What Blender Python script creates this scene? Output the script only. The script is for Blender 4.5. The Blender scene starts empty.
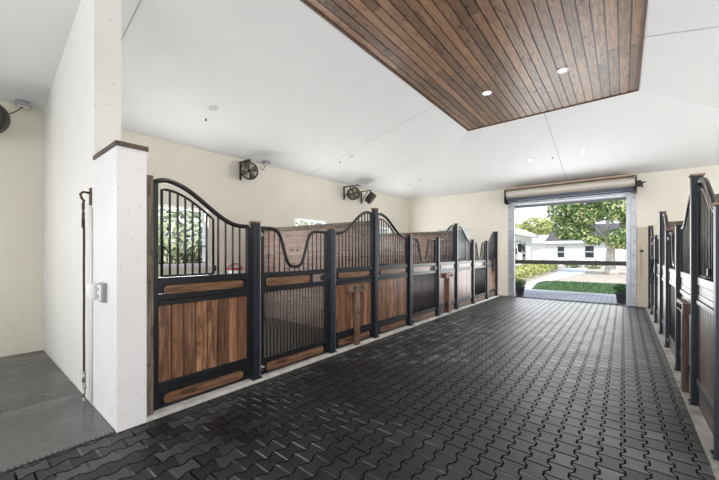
import bpy, bmesh, math, random
from mathutils import Vector, Matrix
rnd = random.Random(7)
SC = bpy.context.scene
COL = SC.collection
PI = math.pi

# ------------------------------------------------------------------ dimensions (metres)
XL, XR, YF, YN, ZW = -6.87, 4.09, 11.80, -7.0, 3.65      # walls and wall height
TX0, TX1, TY0, TY1, ZT = -3.0, 0.22, -3.23, 8.03, 4.53    # flat timber tray at the top of the hipped ceiling
KL, KR = -3.26, 0.477                                     # kerb faces on both sides of the aisle
FL, FR = -3.30, 0.535                                     # stall front faces

# ------------------------------------------------------------------ materials
def new_mat(name):
    m = bpy.data.materials.new(name); m.use_nodes = True
    nt = m.node_tree
    b = nt.nodes['Principled BSDF']
    return m, nt, b

def N(nt, typ, **kw):
    n = nt.nodes.new(typ)
    for k, v in kw.items():
        setattr(n, k, v)
    return n

def lk(nt, a, b): nt.links.new(a, b)

def math_node(nt, op, a, b=None, c=None):
    n = nt.nodes.new('ShaderNodeMath'); n.operation = op
    for i, v in enumerate((a, b, c)):
        if v is None: continue
        if isinstance(v, (int, float)): n.inputs[i].default_value = v
        else: nt.links.new(v, n.inputs[i])
    return n.outputs[0]

def mixcol(nt, fac, a, b, blend='MIX'):
    n = nt.nodes.new('ShaderNodeMix'); n.data_type = 'RGBA'; n.blend_type = blend
    for s, v in ((n.inputs[0], fac), (n.inputs[6], a), (n.inputs[7], b)):
        if isinstance(v, (int, float)): s.default_value = v
        elif isinstance(v, tuple): s.default_value = (*v, 1) if len(v) == 3 else v
        else: nt.links.new(v, s)
    return n.outputs[2]

def ramp(nt, fac, stops):
    n = nt.nodes.new('ShaderNodeValToRGB')
    el = n.color_ramp.elements
    while len(el) < len(stops): el.new(0.5)
    for e, (p, c) in zip(el, stops):
        e.position = p; e.color = (*c, 1) if len(c) == 3 else c
    nt.links.new(fac, n.inputs[0])
    return n.outputs[0]

def coords(nt, scale=(1, 1, 1), kind='Object', loc=(0, 0, 0)):
    t = nt.nodes.new('ShaderNodeTexCoord'); mp = nt.nodes.new('ShaderNodeMapping')
    mp.inputs['Scale'].default_value = scale; mp.inputs['Location'].default_value = loc
    nt.links.new(t.outputs[kind], mp.inputs[0])
    return mp.outputs[0]

def noise(nt, vec, scale, detail=3, rough=.5):
    n = nt.nodes.new('ShaderNodeTexNoise')
    n.inputs['Scale'].default_value = scale; n.inputs['Detail'].default_value = detail
    n.inputs['Roughness'].default_value = rough
    if vec is not None: nt.links.new(vec, n.inputs['Vector'])
    return n.outputs['Fac']

def bump(nt, b, h, strength=.3, dist=.01):
    n = nt.nodes.new('ShaderNodeBump')
    n.inputs['Strength'].default_value = strength; n.inputs['Distance'].default_value = dist
    nt.links.new(h, n.inputs['Height']); nt.links.new(n.outputs[0], b.inputs['Normal'])

def plain(name, col, rough=.5, metal=0., vary=.12, scale=14., spec=.5, bmp=0.):
    m, nt, b = new_mat(name)
    f = noise(nt, coords(nt), scale, 4)
    lo = tuple(c * (1 - vary) for c in col); hi = tuple(min(1, c * (1 + vary)) for c in col)
    lk(nt, ramp(nt, f, [(.3, lo), (.7, hi)]), b.inputs['Base Color'])
    b.inputs['Roughness'].default_value = rough; b.inputs['Metallic'].default_value = metal
    b.inputs['Specular IOR Level'].default_value = spec
    if bmp: bump(nt, b, f, bmp)
    return m

def wall_mat(name, col, speck=.25, rough=.55):
    """painted stucco: faint mottling, fine trowel bump, small dark flecks and scuffs near the floor"""
    m, nt, b = new_mat(name)
    v = coords(nt)
    big = noise(nt, v, 1.3, 4)
    c = ramp(nt, big, [(.25, tuple(x * .93 for x in col)), (.75, col)])
    fl = noise(nt, v, 42, 2, .4)
    fm = ramp(nt, fl, [(.70, (0, 0, 0)), (.735, (1, 1, 1))])
    fm2 = math_node(nt, 'MULTIPLY', fm, speck)
    c = mixcol(nt, fm2, c, (.30, .24, .18))
    sep = nt.nodes.new('ShaderNodeSeparateXYZ'); lk(nt, v, sep.inputs[0])
    low = math_node(nt, 'MULTIPLY', math_node(nt, 'SUBTRACT', .75, sep.outputs[2]), .9)
    dm = math_node(nt, 'MULTIPLY', math_node(nt, 'MAXIMUM', low, 0.), ramp(nt, noise(nt, v, 9, 5, .65), [(.5, (0, 0, 0)), (.7, (1, 1, 1))]))
    c = mixcol(nt, math_node(nt, 'MULTIPLY', dm, .35), c, (.36, .33, .30))
    lk(nt, c, b.inputs['Base Color'])
    b.inputs['Roughness'].default_value = rough
    bump(nt, b, noise(nt, v, 60, 4), .12, .006)
    return m

def wood_mat(name, axis, dark, mid, light, rough=.45, knots=.8, island=.6, spec=.5, kscale=2.2):
    """stained timber, grain running along the object's own axis, each board a little different"""
    m, nt, b = new_mat(name)
    sc = [16., 16., 16.]; sc[axis] = 1.1
    geo = nt.nodes.new('ShaderNodeNewGeometry'); ri = geo.outputs['Random Per Island']
    v = coords(nt, tuple(sc))
    off = nt.nodes.new('ShaderNodeVectorMath'); off.operation = 'ADD'
    comb = nt.nodes.new('ShaderNodeCombineXYZ')
    sh = math_node(nt, 'MULTIPLY', ri, 37.)
    for i in range(3): lk(nt, sh, comb.inputs[i])
    lk(nt, v, off.inputs[0]); lk(nt, comb.outputs[0], off.inputs[1])
    v = off.outputs[0]
    g = noise(nt, v, 2.6, 8, .7)
    c = ramp(nt, g, [(.36, dark), (.5, mid), (.64, light)])
    # knots
    sk = [4.5, 4.5, 4.5]; sk[axis] = 2.2
    vk = coords(nt, tuple(sk))
    o2 = nt.nodes.new('ShaderNodeVectorMath'); o2.operation = 'ADD'
    lk(nt, vk, o2.inputs[0]); lk(nt, comb.outputs[0], o2.inputs[1])
    kn = noise(nt, o2.outputs[0], kscale, 1, .3)
    km = ramp(nt, kn, [(.64, (0, 0, 0)), (.72, (1, 1, 1))])
    c = mixcol(nt, math_node(nt, 'MULTIPLY', km, knots), c, tuple(x * .45 for x in dark))
    r2 = math_node(nt, 'FRACT', math_node(nt, 'MULTIPLY', ri, 7.31))
    warm = tuple(min(1, q * w_) for q, w_ in zip(light, (1.15, .95, .82)))
    c = mixcol(nt, math_node(nt, 'MULTIPLY', r2, .5 * island), c, warm)
    isl = nt.nodes.new('ShaderNodeMapRange')
    isl.inputs[3].default_value = 1 - island * .55; isl.inputs[4].default_value = 1 + island * .35
    lk(nt, ri, isl.inputs[0])
    hs = nt.nodes.new('ShaderNodeHueSaturation'); lk(nt, isl.outputs[0], hs.inputs['Value']); lk(nt, c, hs.inputs['Color'])
    lk(nt, hs.outputs[0], b.inputs['Base Color'])
    b.inputs['Roughness'].default_value = rough
    b.inputs['Specular IOR Level'].default_value = spec
    bump(nt, b, g, .25, .004)
    return m

def paver_mat(name, c_lo, c_hi, joint, rough, patch_and_sand=False):
    """interlocking double-T concrete pavers laid in staggered columns along Y"""
    m, nt, b = new_mat(name)
    W, L, A = .135, .167, .013
    v = coords(nt)
    sep = nt.nodes.new('ShaderNodeSeparateXYZ'); lk(nt, v, sep.inputs[0])
    x, y = sep.outputs[0], sep.outputs[1]
    xs = math_node(nt, 'DIVIDE', x, W); ys = math_node(nt, 'DIVIDE', y, L)
    k = math_node(nt, 'ROUND', xs)
    par = math_node(nt, 'FLOORED_MODULO', k, 2.)
    sgn = math_node(nt, 'SUBTRACT', 1., math_node(nt, 'MULTIPLY', par, 2.))
    # trapezoid wave of period L
    tri = math_node(nt, 'ABSOLUTE', math_node(nt, 'SUBTRACT', math_node(nt, 'FRACT', ys), .5))   # 0..0.5
    tw = math_node(nt, 'MULTIPLY', math_node(nt, 'SUBTRACT', tri, .25), 11.)
    tw = math_node(nt, 'MAXIMUM', math_node(nt, 'MINIMUM', tw, 1.), -1.)
    disp = math_node(nt, 'MULTIPLY', math_node(nt, 'MULTIPLY', tw, sgn), A)
    dxs = math_node(nt, 'SUBTRACT', math_node(nt, 'SUBTRACT', x, math_node(nt, 'MULTIPLY', k, W)), disp)
    d1 = math_node(nt, 'ABSOLUTE', dxs)
    left = math_node(nt, 'LESS_THAN', dxs, 0.)
    col = math_node(nt, 'SUBTRACT', k, left)
    cp = math_node(nt, 'FLOORED_MODULO', col, 2.)
    yy = math_node(nt, 'ADD', ys, math_node(nt, 'ADD', math_node(nt, 'MULTIPLY', cp, .5), .5))
    # straight joints sit where this column is widest
    fr = math_node(nt, 'FRACT', yy)
    d2 = math_node(nt, 'MULTIPLY', math_node(nt, 'SUBTRACT', .5, math_node(nt, 'ABSOLUTE', math_node(nt, 'SUBTRACT', fr, .5))), L)
    row = math_node(nt, 'FLOOR', yy)
    dmin = math_node(nt, 'MINIMUM', d1, d2)
    jm = nt.nodes.new('ShaderNodeMapRange'); jm.interpolation_type = 'SMOOTHSTEP'
    jm.inputs[1].default_value = .0045; jm.inputs[2].default_value = .0095
    lk(nt, dmin, jm.inputs[0])
    cb = nt.nodes.new('ShaderNodeCombineXYZ'); lk(nt, col, cb.inputs[0]); lk(nt, row, cb.inputs[1])
    wn = nt.nodes.new('ShaderNodeTexWhiteNoise'); wn.noise_dimensions = '2D'; lk(nt, cb.outputs[0], wn.inputs['Vector'])
    c = ramp(nt, wn.outputs['Value'], [(.0, c_lo), (.6, tuple(.62 * p_ + .38 * q_ for p_, q_ in zip(c_lo, c_hi))), (1., c_hi)])
    gr = noise(nt, v, 110, 3, .75)
    c = mixcol(nt, ramp(nt, gr, [(.36, (.55, .55, .55)), (.56, (0, 0, 0))]), c, tuple(q * .35 for q in c_lo))
    st = noise(nt, v, .55, 4, .6)
    stm = ramp(nt, st, [(.38, (.55, .55, .55)), (.62, (0, 0, 0))])
    c = mixcol(nt, stm, c, tuple(q * .45 for q in c_lo))
    if patch_and_sand:
        # a ragged dark patch on the pavers before the first stalls, and pale sand left in some straight joints
        dx = math_node(nt, 'DIVIDE', math_node(nt, 'ADD', x, 1.85), 1.75); dy = math_node(nt, 'DIVIDE', math_node(nt, 'SUBTRACT', y, 2.45), 1.75)
        q = math_node(nt, 'SQRT', math_node(nt, 'ADD', math_node(nt, 'MULTIPLY', dx, dx), math_node(nt, 'MULTIPLY', dy, dy)))
        q = math_node(nt, 'ADD', q, math_node(nt, 'MULTIPLY', math_node(nt, 'SUBTRACT', noise(nt, v, 1.4, 5, .6), .5), 1.1))
        c = mixcol(nt, ramp(nt, q, [(.66, (.85, .85, .85)), (1., (0, 0, 0))]), c, (.005, .005, .0055))
        sandy = math_node(nt, 'MULTIPLY', math_node(nt, 'LESS_THAN', y, 2.5), math_node(nt, 'LESS_THAN', d2, d1))
        sandy = math_node(nt, 'MULTIPLY', sandy, ramp(nt, noise(nt, v, 2.2, 3), [(.42, (0, 0, 0)), (.62, (1, 1, 1))]))
        joint = mixcol(nt, sandy, joint, (.16, .155, .15))
    c = mixcol(nt, jm.outputs[0], joint, c)
    lk(nt, c, b.inputs['Base Color'])
    r = nt.nodes.new('ShaderNodeMapRange'); r.inputs[3].default_value = rough - .04; r.inputs[4].default_value = rough + .06
    lk(nt, wn.outputs['Value'], r.inputs[0])
    lk(nt, r.outputs[0], b.inputs['Roughness'])
    lk(nt, math_node(nt, 'MULTIPLY', jm.outputs[0], .32), b.inputs['Specular IOR Level'])
    h = math_node(nt, 'ADD', jm.outputs[0], math_node(nt, 'MULTIPLY', gr, .35))
    bump(nt, b, h, .5, .005)
    return m

def mat_rubber(name, dots):
    m, nt, b = new_mat(name)
    v = coords(nt)
    wet = noise(nt, v, 1.5, 4, .55)
    c = ramp(nt, wet, [(.38, (.04, .04, .038)), (.62, (.12, .12, .117))])
    lk(nt, c, b.inputs['Base Color'])
    lk(nt, ramp(nt, wet, [(.42, (.16, .16, .16)), (.58, (.48, .48, .48))]), b.inputs['Roughness'])
    if dots:
        vo = nt.nodes.new('ShaderNodeTexVoronoi'); vo.inputs['Scale'].default_value = 44.
        vo.inputs['Randomness'].default_value = 0.
        mp = nt.nodes.new('ShaderNodeMapping'); mp.inputs['Rotation'].default_value = (0, 0, PI / 4)
        lk(nt, v, mp.inputs[0]); lk(nt, mp.outputs[0], vo.inputs['Vector'])
        h = ramp(nt, vo.outputs['Distance'], [(.25, (1, 1, 1)), (.5, (0, 0, 0))])
        bump(nt, b, h, .7, .004)
        lk(nt, mixcol(nt, h, (.10, .102, .10), (.30, .303, .30)), b.inputs['Base Color'])
        b.inputs['Roughness'].default_value = .42
    return m

def leaf_mat(name, cols, rough=.5):
    m, nt, b = new_mat(name)
    geo = nt.nodes.new('ShaderNodeNewGeometry')
    n = len(cols)
    lk(nt, ramp(nt, geo.outputs['Random Per Island'], [(i / max(1, n - 1), c) for i, c in enumerate(cols)]), b.inputs['Base Color'])
    b.inputs['Roughness'].default_value = rough
    return m

def emit_mat(name, col, s):
    m, nt, b = new_mat(name)
    b.inputs['Base Color'].default_value = (.9, .9, .9, 1)
    b.inputs['Emission Color'].default_value = (*col, 1); b.inputs['Emission Strength'].default_value = s
    return m

def glass_mat():
    m, nt, b = new_mat('window_glass')
    b.inputs['Base Color'].default_value = (.03, .035, .04, 1); b.inputs['Roughness'].default_value = .06
    f = noise(nt, coords(nt), 3, 2); lk(nt, ramp(nt, f, [(.3, (.02, .025, .03)), (.7, (.06, .07, .075))]), b.inputs['Base Color'])
    return m

M = {}
M['wall'] = wall_mat('cream_stucco', (.84, .805, .70))
M['pillar'] = wall_mat('pillar_stucco', (.775, .765, .775), .5)  # same paint as the walls, cooler light put into its tint
M['bay'] = wall_mat('bay_stucco', (.80, .785, .745), .5)  # wall paint again, tinted for the light in the bay
M['ceil'] = plain('ceiling_paint', (.76, .765, .76), .7, vary=.015, scale=2)
M['joint'] = plain('joint_line', (.42, .42, .41), .8)
M['paver'] = paver_mat('aisle_pavers', (.014, .0144, .015), (.125, .128, .133), (.007, .007, .0072), .50, True)
M['apron'] = paver_mat('apron_pavers', (.50, .50, .51), (.60, .60, .61), (.30, .22, .22), .7)  # aisle pavers again, daylight put into the paler colour
M['kerb'] = plain('kerb_concrete', (.44, .43, .41), .75, vary=.3, scale=7, bmp=.2)
M['kerbdark'] = plain('kerb_grey', (.20, .195, .185), .7, vary=.4, scale=5, bmp=.2)
M['stallfloor'] = plain('stall_floor', (.05, .04, .032), .85, vary=.3, scale=6, bmp=.2)
M['slab'] = plain('slab_concrete', (.22, .21, .20), .7, vary=.25, scale=3, bmp=.1)
M['metal'] = plain('black_steel', (.010, .0115, .014), .34, vary=.3, scale=9, spec=.4)
M['tube'] = plain('dark_tube', (.012, .011, .011), .34, vary=.3, scale=8, spec=.45)
M['bars'] = plain('bar_steel', (.030, .030, .032), .4, vary=.3, scale=9)
M['post'] = plain('post_steel', (.013, .017, .025), .42, vary=.35, scale=5, spec=.4)
M['cap'] = plain('rusty_cap', (.22, .14, .085), .7, vary=.5, scale=25)
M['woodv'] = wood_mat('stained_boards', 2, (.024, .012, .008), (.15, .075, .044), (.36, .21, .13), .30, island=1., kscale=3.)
M['woodv_r'] = wood_mat('shaded_boards', 2, (.016, .012, .010), (.060, .042, .034), (.12, .085, .07), .38, island=.7)  # left-row boards again, with shade and sheen put into the colour
M['rack_r'] = wood_mat('shaded_rack_timber', 2, (.02, .012, .009), (.075, .040, .026), (.13, .075, .05))  # rack timber again, darkened for the shaded right row
M['woodh_r'] = wood_mat('shaded_planks', 0, (.03, .02, .016), (.085, .058, .045), (.14, .10, .08), .38)  # shaded copy of the left-row plank timber
M['woodh'] = wood_mat('stained_planks', 0, (.060, .030, .018), (.150, .080, .047), (.24, .14, .085), .28)
M['rackwood'] = wood_mat('rack_timber', 2, (.045, .026, .018), (.15, .085, .055), (.25, .155, .105))
M['grey_wood'] = wood_mat('weathered_timber', 2, (.05, .042, .033), (.13, .11, .085), (.24, .20, .16), .8)
M['tray'] = wood_mat('ceiling_boards', 1, (.075, .040, .024), (.19, .110, .065), (.30, .19, .12), .36, .95, .7, spec=.42, kscale=4.)
M['traytrim'] = wood_mat('ceiling_trim', 1, (.03, .014, .008), (.07, .032, .018), (.11, .055, .03), .5)
M['part'] = wood_mat('partition_boards', 0, (.15, .09, .072), (.30, .205, .175), (.40, .30, .26), .6, .8, .35)
M['ledge'] = wood_mat('ledge_timber', 0, (.03, .02, .014), (.075, .052, .037), (.13, .09, .065), .6)
M['fan'] = plain('fan_black', (.020, .017, .014), .45, vary=.3)
M['fanwire'] = plain('fan_wire', (.26, .23, .18), .4, .4)
M['fanback'] = plain('fan_blade', (.10, .085, .065), .4, vary=.3)
M['greybox'] = plain('grey_box', (.30, .30, .31), .45)
M['white'] = plain('white_plastic', (.80, .80, .80), .35, vary=.03)
M['silver'] = plain('galvanised_steel', (.50, .52, .56), .38, .7, vary=.12, scale=6)
M['lining'] = plain('lining_steel', (.20, .205, .22), .5, .4, vary=.12)
M['silver2'] = plain('worn_channel', (.30, .29, .28), .45, .5, vary=.3, scale=8)
M['rollslat'] = plain('curtain_slats', (.60, .56, .50), .42, .25, vary=.05)
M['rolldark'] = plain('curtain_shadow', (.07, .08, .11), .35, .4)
M['rail'] = plain('barrier_steel', (.05, .048, .044), .5, vary=.2)
M['hoodtrim'] = plain('hood_trim', (.48, .36, .27), .6)
M['beigeboard'] = wood_mat('beige_board', 2, (.50, .43, .35), (.58, .51, .42), (.66, .59, .50), .6, .1, .2)
M['rope'] = plain('strap_brown', (.06, .035, .025), .7, vary=.4, scale=40)
M['chrome'] = plain('dull_chrome', (.40, .38, .36), .3, .9)
M['rust'] = plain('rusty_iron', (.10, .06, .04), .6, .5, vary=.5, scale=30)
M['mat_dots'] = mat_rubber('stud_rubber', True)
M['mat'] = mat_rubber('wet_rubber', False)
M['red'] = plain('red_plastic', (.45, .03, .03), .4)
M['halter'] = plain('black_webbing', (.012, .012, .013), .7)
M['pot'] = plain('grey_pot', (.075, .078, .085), .6, vary=.2)
M['soil'] = plain('potting_soil', (.03, .022, .015), .9)
M['leaf_dk'] = leaf_mat('leaf_dark', [(.012, .035, .010), (.03, .085, .018), (.07, .16, .03), (.16, .25, .06)])
M['leaf_tree'] = leaf_mat('leaf_tree', [(.035, .09, .03), (.10, .21, .06), (.24, .36, .11), (.55, .58, .20), (.80, .78, .42)])
M['leaf_yel'] = leaf_mat('leaf_yellow', [(.12, .18, .04), (.30, .36, .08), (.54, .53, .17), (.74, .68, .30)])
M['leaf_mid'] = leaf_mat('leaf_mid', [(.05, .09, .02), (.13, .19, .05), (.26, .32, .10), (.42, .44, .17)])
M['leaf_gold'] = leaf_mat('leaf_gold', [(.16, .20, .06), (.38, .42, .12), (.60, .60, .22), (.78, .74, .36)])
M['leaf_pale'] = leaf_mat('leaf_pale', [(.16, .22, .10), (.36, .42, .22), (.58, .60, .38), (.78, .78, .62)])
M['bark'] = plain('bark', (.60, .55, .49), .85, vary=.35, scale=7, bmp=.5)
M['house'] = plain('white_render', (.80, .80, .77), .7, vary=.04, scale=2)
M['fascia'] = plain('white_fascia', (.82, .82, .80), .6, vary=.03)
M['roofgrey'] = plain('grey_shingles', (.10, .09, .095), .8, vary=.3, scale=3)
M['roofwhite'] = plain('white_roof', (.82, .82, .80), .6, vary=.04, scale=2)
M['glass'] = glass_mat()
M['lantern'] = plain('lantern_black', (.015, .015, .015), .5)
M['lawn'] = plain('lawn_ground', (.05, .10, .025), .9, vary=.35, scale=9)
M['grass'] = leaf_mat('grass_blade', [(.03, .09, .02), (.06, .15, .04), (.11, .22, .06)])
M['dirt'] = plain('dirt_ground', (.52, .44, .35), .9, vary=.15, scale=3)
M['walk'] = plain('pale_walk', (.72, .71, .69), .8, vary=.06, scale=3)
M['lamp_on'] = emit_mat('lamp_glow', (1, .93, .82), 14.)
M['lamp_off'] = plain('lamp_lens', (.62, .63, .63), .4, vary=.05)
M['lamp_trim'] = plain('lamp_trim', (.72, .72, .72), .4, vary=.03)

# ------------------------------------------------------------------ mesh helpers
class MB:
    """collects shapes and links them as one mesh object"""
    def __init__(s): s.v = []; s.f = []; s.sm = []
    def add(s, vs, fs, smooth=False):
        o = len(s.v); s.v += [tuple(p) for p in vs]
        s.f += [tuple(i + o for i in f) for f in fs]; s.sm += [smooth] * len(fs)
        return s
    def box(s, x0, x1, y0, y1, z0, z1, bev=0.):
        if bev <= 0:
            vs = [(x, y, z) for z in (z0, z1) for y in (y0, y1) for x in (x0, x1)]
            return s.add(vs, [(0, 2, 3, 1), (4, 5, 7, 6), (0, 1, 5, 4), (2, 6, 7, 3), (0, 4, 6, 2), (1, 3, 7, 5)])
        bm = bmesh.new(); bmesh.ops.create_cube(bm, size=1)
        for v in bm.verts:
            v.co = Vector(((x0 + x1) / 2 + v.co.x * (x1 - x0), (y0 + y1) / 2 + v.co.y * (y1 - y0), (z0 + z1) / 2 + v.co.z * (z1 - z0)))
        bmesh.ops.bevel(bm, geom=list(bm.edges), offset=bev, segments=2, affect='EDGES', profile=.6)
        s.from_bm(bm); return s
    def from_bm(s, bm, smooth=False):
        bm.verts.index_update()
        s.add([tuple(v.co) for v in bm.verts], [tuple(v.index for v in f.verts) for f in bm.faces], smooth); bm.free()
    def tube(s, pts, r, seg=8, caps=True, closed=False, square=False):
        pts = [Vector(p) for p in pts]; n = len(pts); vs = []; fs = []
        rs = r if isinstance(r, (list, tuple)) else [r] * n
        up = None
        for i, p in enumerate(pts):
            if closed: t = (pts[(i + 1) % n] - pts[i - 1]).normalized()
            else: t = (pts[min(i + 1, n - 1)] - pts[max(i - 1, 0)]).normalized()
            if up is None:
                up = Vector((0, 0, 1)) if abs(t.z) < .9 else Vector((0, 1, 0))
            a = t.cross(up)
            if a.length < 1e-6: a = t.cross(Vector((1, .3, 0)))
            a.normalize(); b = a.cross(t).normalized(); up = b
            for j in range(seg):
                an = 2 * PI * j / seg + (PI / 4 if square else 0)
                vs.append(p + (a * math.cos(an) + b * math.sin(an)) * rs[i])
        m = n if closed else n - 1
        for i in range(m):
            for j in range(seg):
                k = (i + 1) % n
                fs.append((i * seg + j, i * seg + (j + 1) % seg, k * seg + (j + 1) % seg, k * seg + j))
        if caps and not closed:
            fs.append(tuple(range(seg - 1, -1, -1))); fs.append(tuple((n - 1) * seg + j for j in range(seg)))
        return s.add(vs, fs, not square)
    def lathe(s, prof, seg=20, M4=None, smooth=True):
        """prof: (radius, height) list, axis +Z, optionally transformed"""
        vs = []; fs = []
        for r, z in prof:
            for j in range(seg):
                a = 2 * PI * j / seg
                p = Vector((r * math.cos(a), r * math.sin(a), z))
                vs.append(M4 @ p if M4 else p)
        for i in range(len(prof) - 1):
            for j in range(seg):
                fs.append((i * seg + j, i * seg + (j + 1) % seg, (i + 1) * seg + (j + 1) % seg, (i + 1) * seg + j))
        return s.add(vs, fs, smooth)
    def prism(s, poly, d0, d1, plane='xz'):
        """polygon in xz extruded along y (or yz along x)"""
        n = len(poly)
        if plane == 'xz': vs = [(a, d0, b) for a, b in poly] + [(a, d1, b) for a, b in poly]
        elif plane == 'yz': vs = [(d0, a, b) for a, b in poly] + [(d1, a, b) for a, b in poly]
        else: vs = [(a, b, d0) for a, b in poly] + [(a, b, d1) for a, b in poly]
        fs = [tuple(range(n)), tuple(range(2 * n - 1, n - 1, -1))]
        fs += [(i, i + n, (i + 1) % n + n, (i + 1) % n) for i in range(n)]
        return s.add(vs, fs)
    def build(s, name, mat, parent=None, recalc=True):
        me = bpy.data.meshes.new(name); me.from_pydata(s.v, [], s.f); me.update()
        if recalc:
            bm = bmesh.new(); bm.from_mesh(me); bmesh.ops.recalc_face_normals(bm, faces=list(bm.faces)); bm.to_mesh(me); bm.free()
        me.polygons.foreach_set('use_smooth', s.sm if len(s.sm) == len(me.polygons) else [False] * len(me.polygons))
        me.materials.append(mat)
        o = bpy.data.objects.new(name, me); COL.objects.link(o)
        if parent is not None: o.parent = parent
        return o

def tag(o, label, cat, group=None, kind=None):
    o['label'] = label; o['category'] = cat
    if group: o['group'] = group
    if kind: o['kind'] = kind
    return o

def thing(name, label, cat, loc=(0, 0, 0), rz=0., group=None):
    o = bpy.data.objects.new(name, None); COL.objects.link(o)
    o.empty_display_size = .1; o.location = loc; o.rotation_euler = (0, 0, rz)
    return tag(o, label, cat, group)

def struct(name, mb, mat, parent=None, label=None, cat=None):
    o = mb.build(name, mat, parent); o['kind'] = 'structure'
    if label: o['label'] = label
    if cat: o['category'] = cat
    return o

def copy_tree(o, parent=None):
    c = o.copy(); COL.objects.link(c)
    if parent is not None: c.parent = parent
    for ch in [x for x in SC.objects if x.parent is o]: copy_tree(ch, c)
    return c

def wall_rects(a0, a1, z1, holes, z0=0.):
    """splits a rectangle a0..a1 x z0..z1 around rectangular holes (a0,a1,z0,z1)"""
    out = []; cur = a0
    for h0, h1, hz0, hz1 in sorted(holes):
        out.append((cur, h0, z0, z1))
        if hz0 > z0: out.append((h0, h1, z0, hz0))
        if hz1 < z1: out.append((h0, h1, hz1, z1))
        cur = h1
    out.append((cur, a1, z0, z1))
    return [r for r in out if r[1] - r[0] > 1e-6]

# ------------------------------------------------------------------ room shell
T = .2
wl_holes = [(-2.6, -.9, 1.0, 2.6), (2.25, 3.37, 1.22, 2.40), (5.72, 6.90, 1.22, 2.42), (9.2, 10.4, 1.22, 2.42)]
mb = MB()
for a, b, z0, z1 in wall_rects(YN, YF + T, ZW + .1, wl_holes): mb.box(XL - T, XL, a, b, z0, z1)
struct('wall_left', mb, M['wall'])
wr_holes = [(-2.4, -.6, 1.22, 2.42), (1.3, 2.5, 1.22, 2.42), (5.72, 6.90, 1.22, 2.42), (9.2, 10.4, 1.22, 2.42)]
mb = MB()
for a, b, z0, z1 in wall_rects(YN, YF + T, ZW + .1, wr_holes): mb.box(XR, XR + T, a, b, z0, z1)
struct('wall_right', mb, M['wall'])
OX0, OX1, OZ = -2.88, .14, 3.04
mb = MB()
for a, b, z0, z1 in wall_rects(XL, XR, ZW + .1, [(-5.62, -4.38, 1.22, 2.42), (OX0, OX1, 0, OZ), (1.6, 2.84, 1.22, 2.42)]): mb.box(a, b, YF, YF + T, z0, z1)
struct('wall_back', mb, M['wall'])
NX0, NX1, NZ = -5.6, 2.8, 3.3
mb = MB()
for a, b, z0, z1 in wall_rects(XL, XR, ZW + .1, [(NX0, NX1, 0, NZ)]): mb.box(a, b, YN - T, YN, z0, z1)
struct('wall_front', mb, M['wall'])

# wash bay partition: full height at the rear, half height pillar end at the aisle with a timber ledge
PY0, PY1 = .837, 1.055
def zceil(x): return ZW + (ZT - ZW) * (x - XL) / (TX0 - XL)
mb = MB()
mb.prism([(XL, 0), (-3.965, 0), (-3.965, zceil(-3.965) + .03), (XL, ZW + .03)], PY0, PY1)
struct('wall_partition', mb, M['bay'])
mb = MB(); mb.box(-3.965, KL - .005, PY0, PY1, 0, 2.385)
struct('wall_pillar', mb, M['pillar'])
mb = MB(); mb.box(-3.965, KL + .012, PY0 - .012, PY1 + .012, 2.385, 2.425, .005)
tag(mb.build('pillar_ledge', M['ledge']), 'dark timber ledge capping the white half height pillar', 'ledge')

mb = MB(); mb.prism([(XL, 0), (-3.965, 0), (-3.965, zceil(-3.965) + .03), (XL, ZW + .03)], -3.1, -2.88)
struct('wall_bay_blocker', mb, M['pillar'])  # unseen wall added to keep rear light out of the bay
# hipped ceiling with flat timber tray
mb = MB()
O = [(XL, YN, ZW), (XR, YN, ZW), (XR, YF, ZW), (XL, YF, ZW)]
I = [(TX0, TY0, ZT), (TX1, TY0, ZT), (TX1, TY1, ZT), (TX0, TY1, ZT)]
for i in range(4):
    j = (i + 1) % 4
    a, b, c, d_ = O[i], O[j], I[j], I[i]
    up = lambda p: (p[0], p[1], p[2] + .12)
    mb.add([a, b, c, d_, up(a), up(b), up(c), up(d_)], [(0, 1, 2, 3), (7, 6, 5, 4), (0, 4, 5, 1), (2, 6, 7, 3), (1, 5, 6, 2), (0, 3, 7, 4)])
mb.box(TX0, TX1, TY0, TY1, ZT + .05, ZT + .12)
ceil = struct('ceiling', mb, M['ceil'])
mb = MB()
nb = 24; pw = (TX1 - TX0) / nb
for i in range(nb):
    ys = [TY0]
    y = TY0 + rnd.uniform(1.2, 3.0)
    while y < TY1 - .6: ys.append(y); y += rnd.uniform(1.6, 3.0)
    ys.append(TY1)
    for y0, y1 in zip(ys, ys[1:]):
        mb.box(TX0 + i * pw + .008, TX0 + (i + 1) * pw - .008, y0 + .0012, y1 - .0012, ZT + .006, ZT + .03)
mb2 = MB(); mb2.box(TX0, TX1, TY0, TY1, ZT + .024, ZT + .045)
tray = struct('ceiling_boards', mb, M['tray'], ceil)
struct('ceiling_backing', mb2, M['metal'], ceil)
mb = MB()
for x0, x1, y0, y1 in ((TX0 - .012, TX0 + .02, TY0, TY1), (TX1 - .02, TX1 + .012, TY0, TY1), (TX0, TX1, TY1 - .012, TY1 + .01), (TX0, TX1, TY0 - .01, TY0 + .012)):
    mb.box(x0, x1, y0, y1, ZT - .012, ZT + .03)
struct('ceiling_trim', mb, M['traytrim'], ceil)
def seam(p, q, w=.0055):
    p, q = Vector(p), Vector(q); d_ = (q - p).normalized(); s_ = d_.cross(Vector((0, 0, 1))).normalized() * w; n_ = Vector((0, 0, -.004))
    return [p - s_ + n_, p + s_ + n_, q + s_ + n_, q - s_ + n_]
mb = MB()
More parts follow.
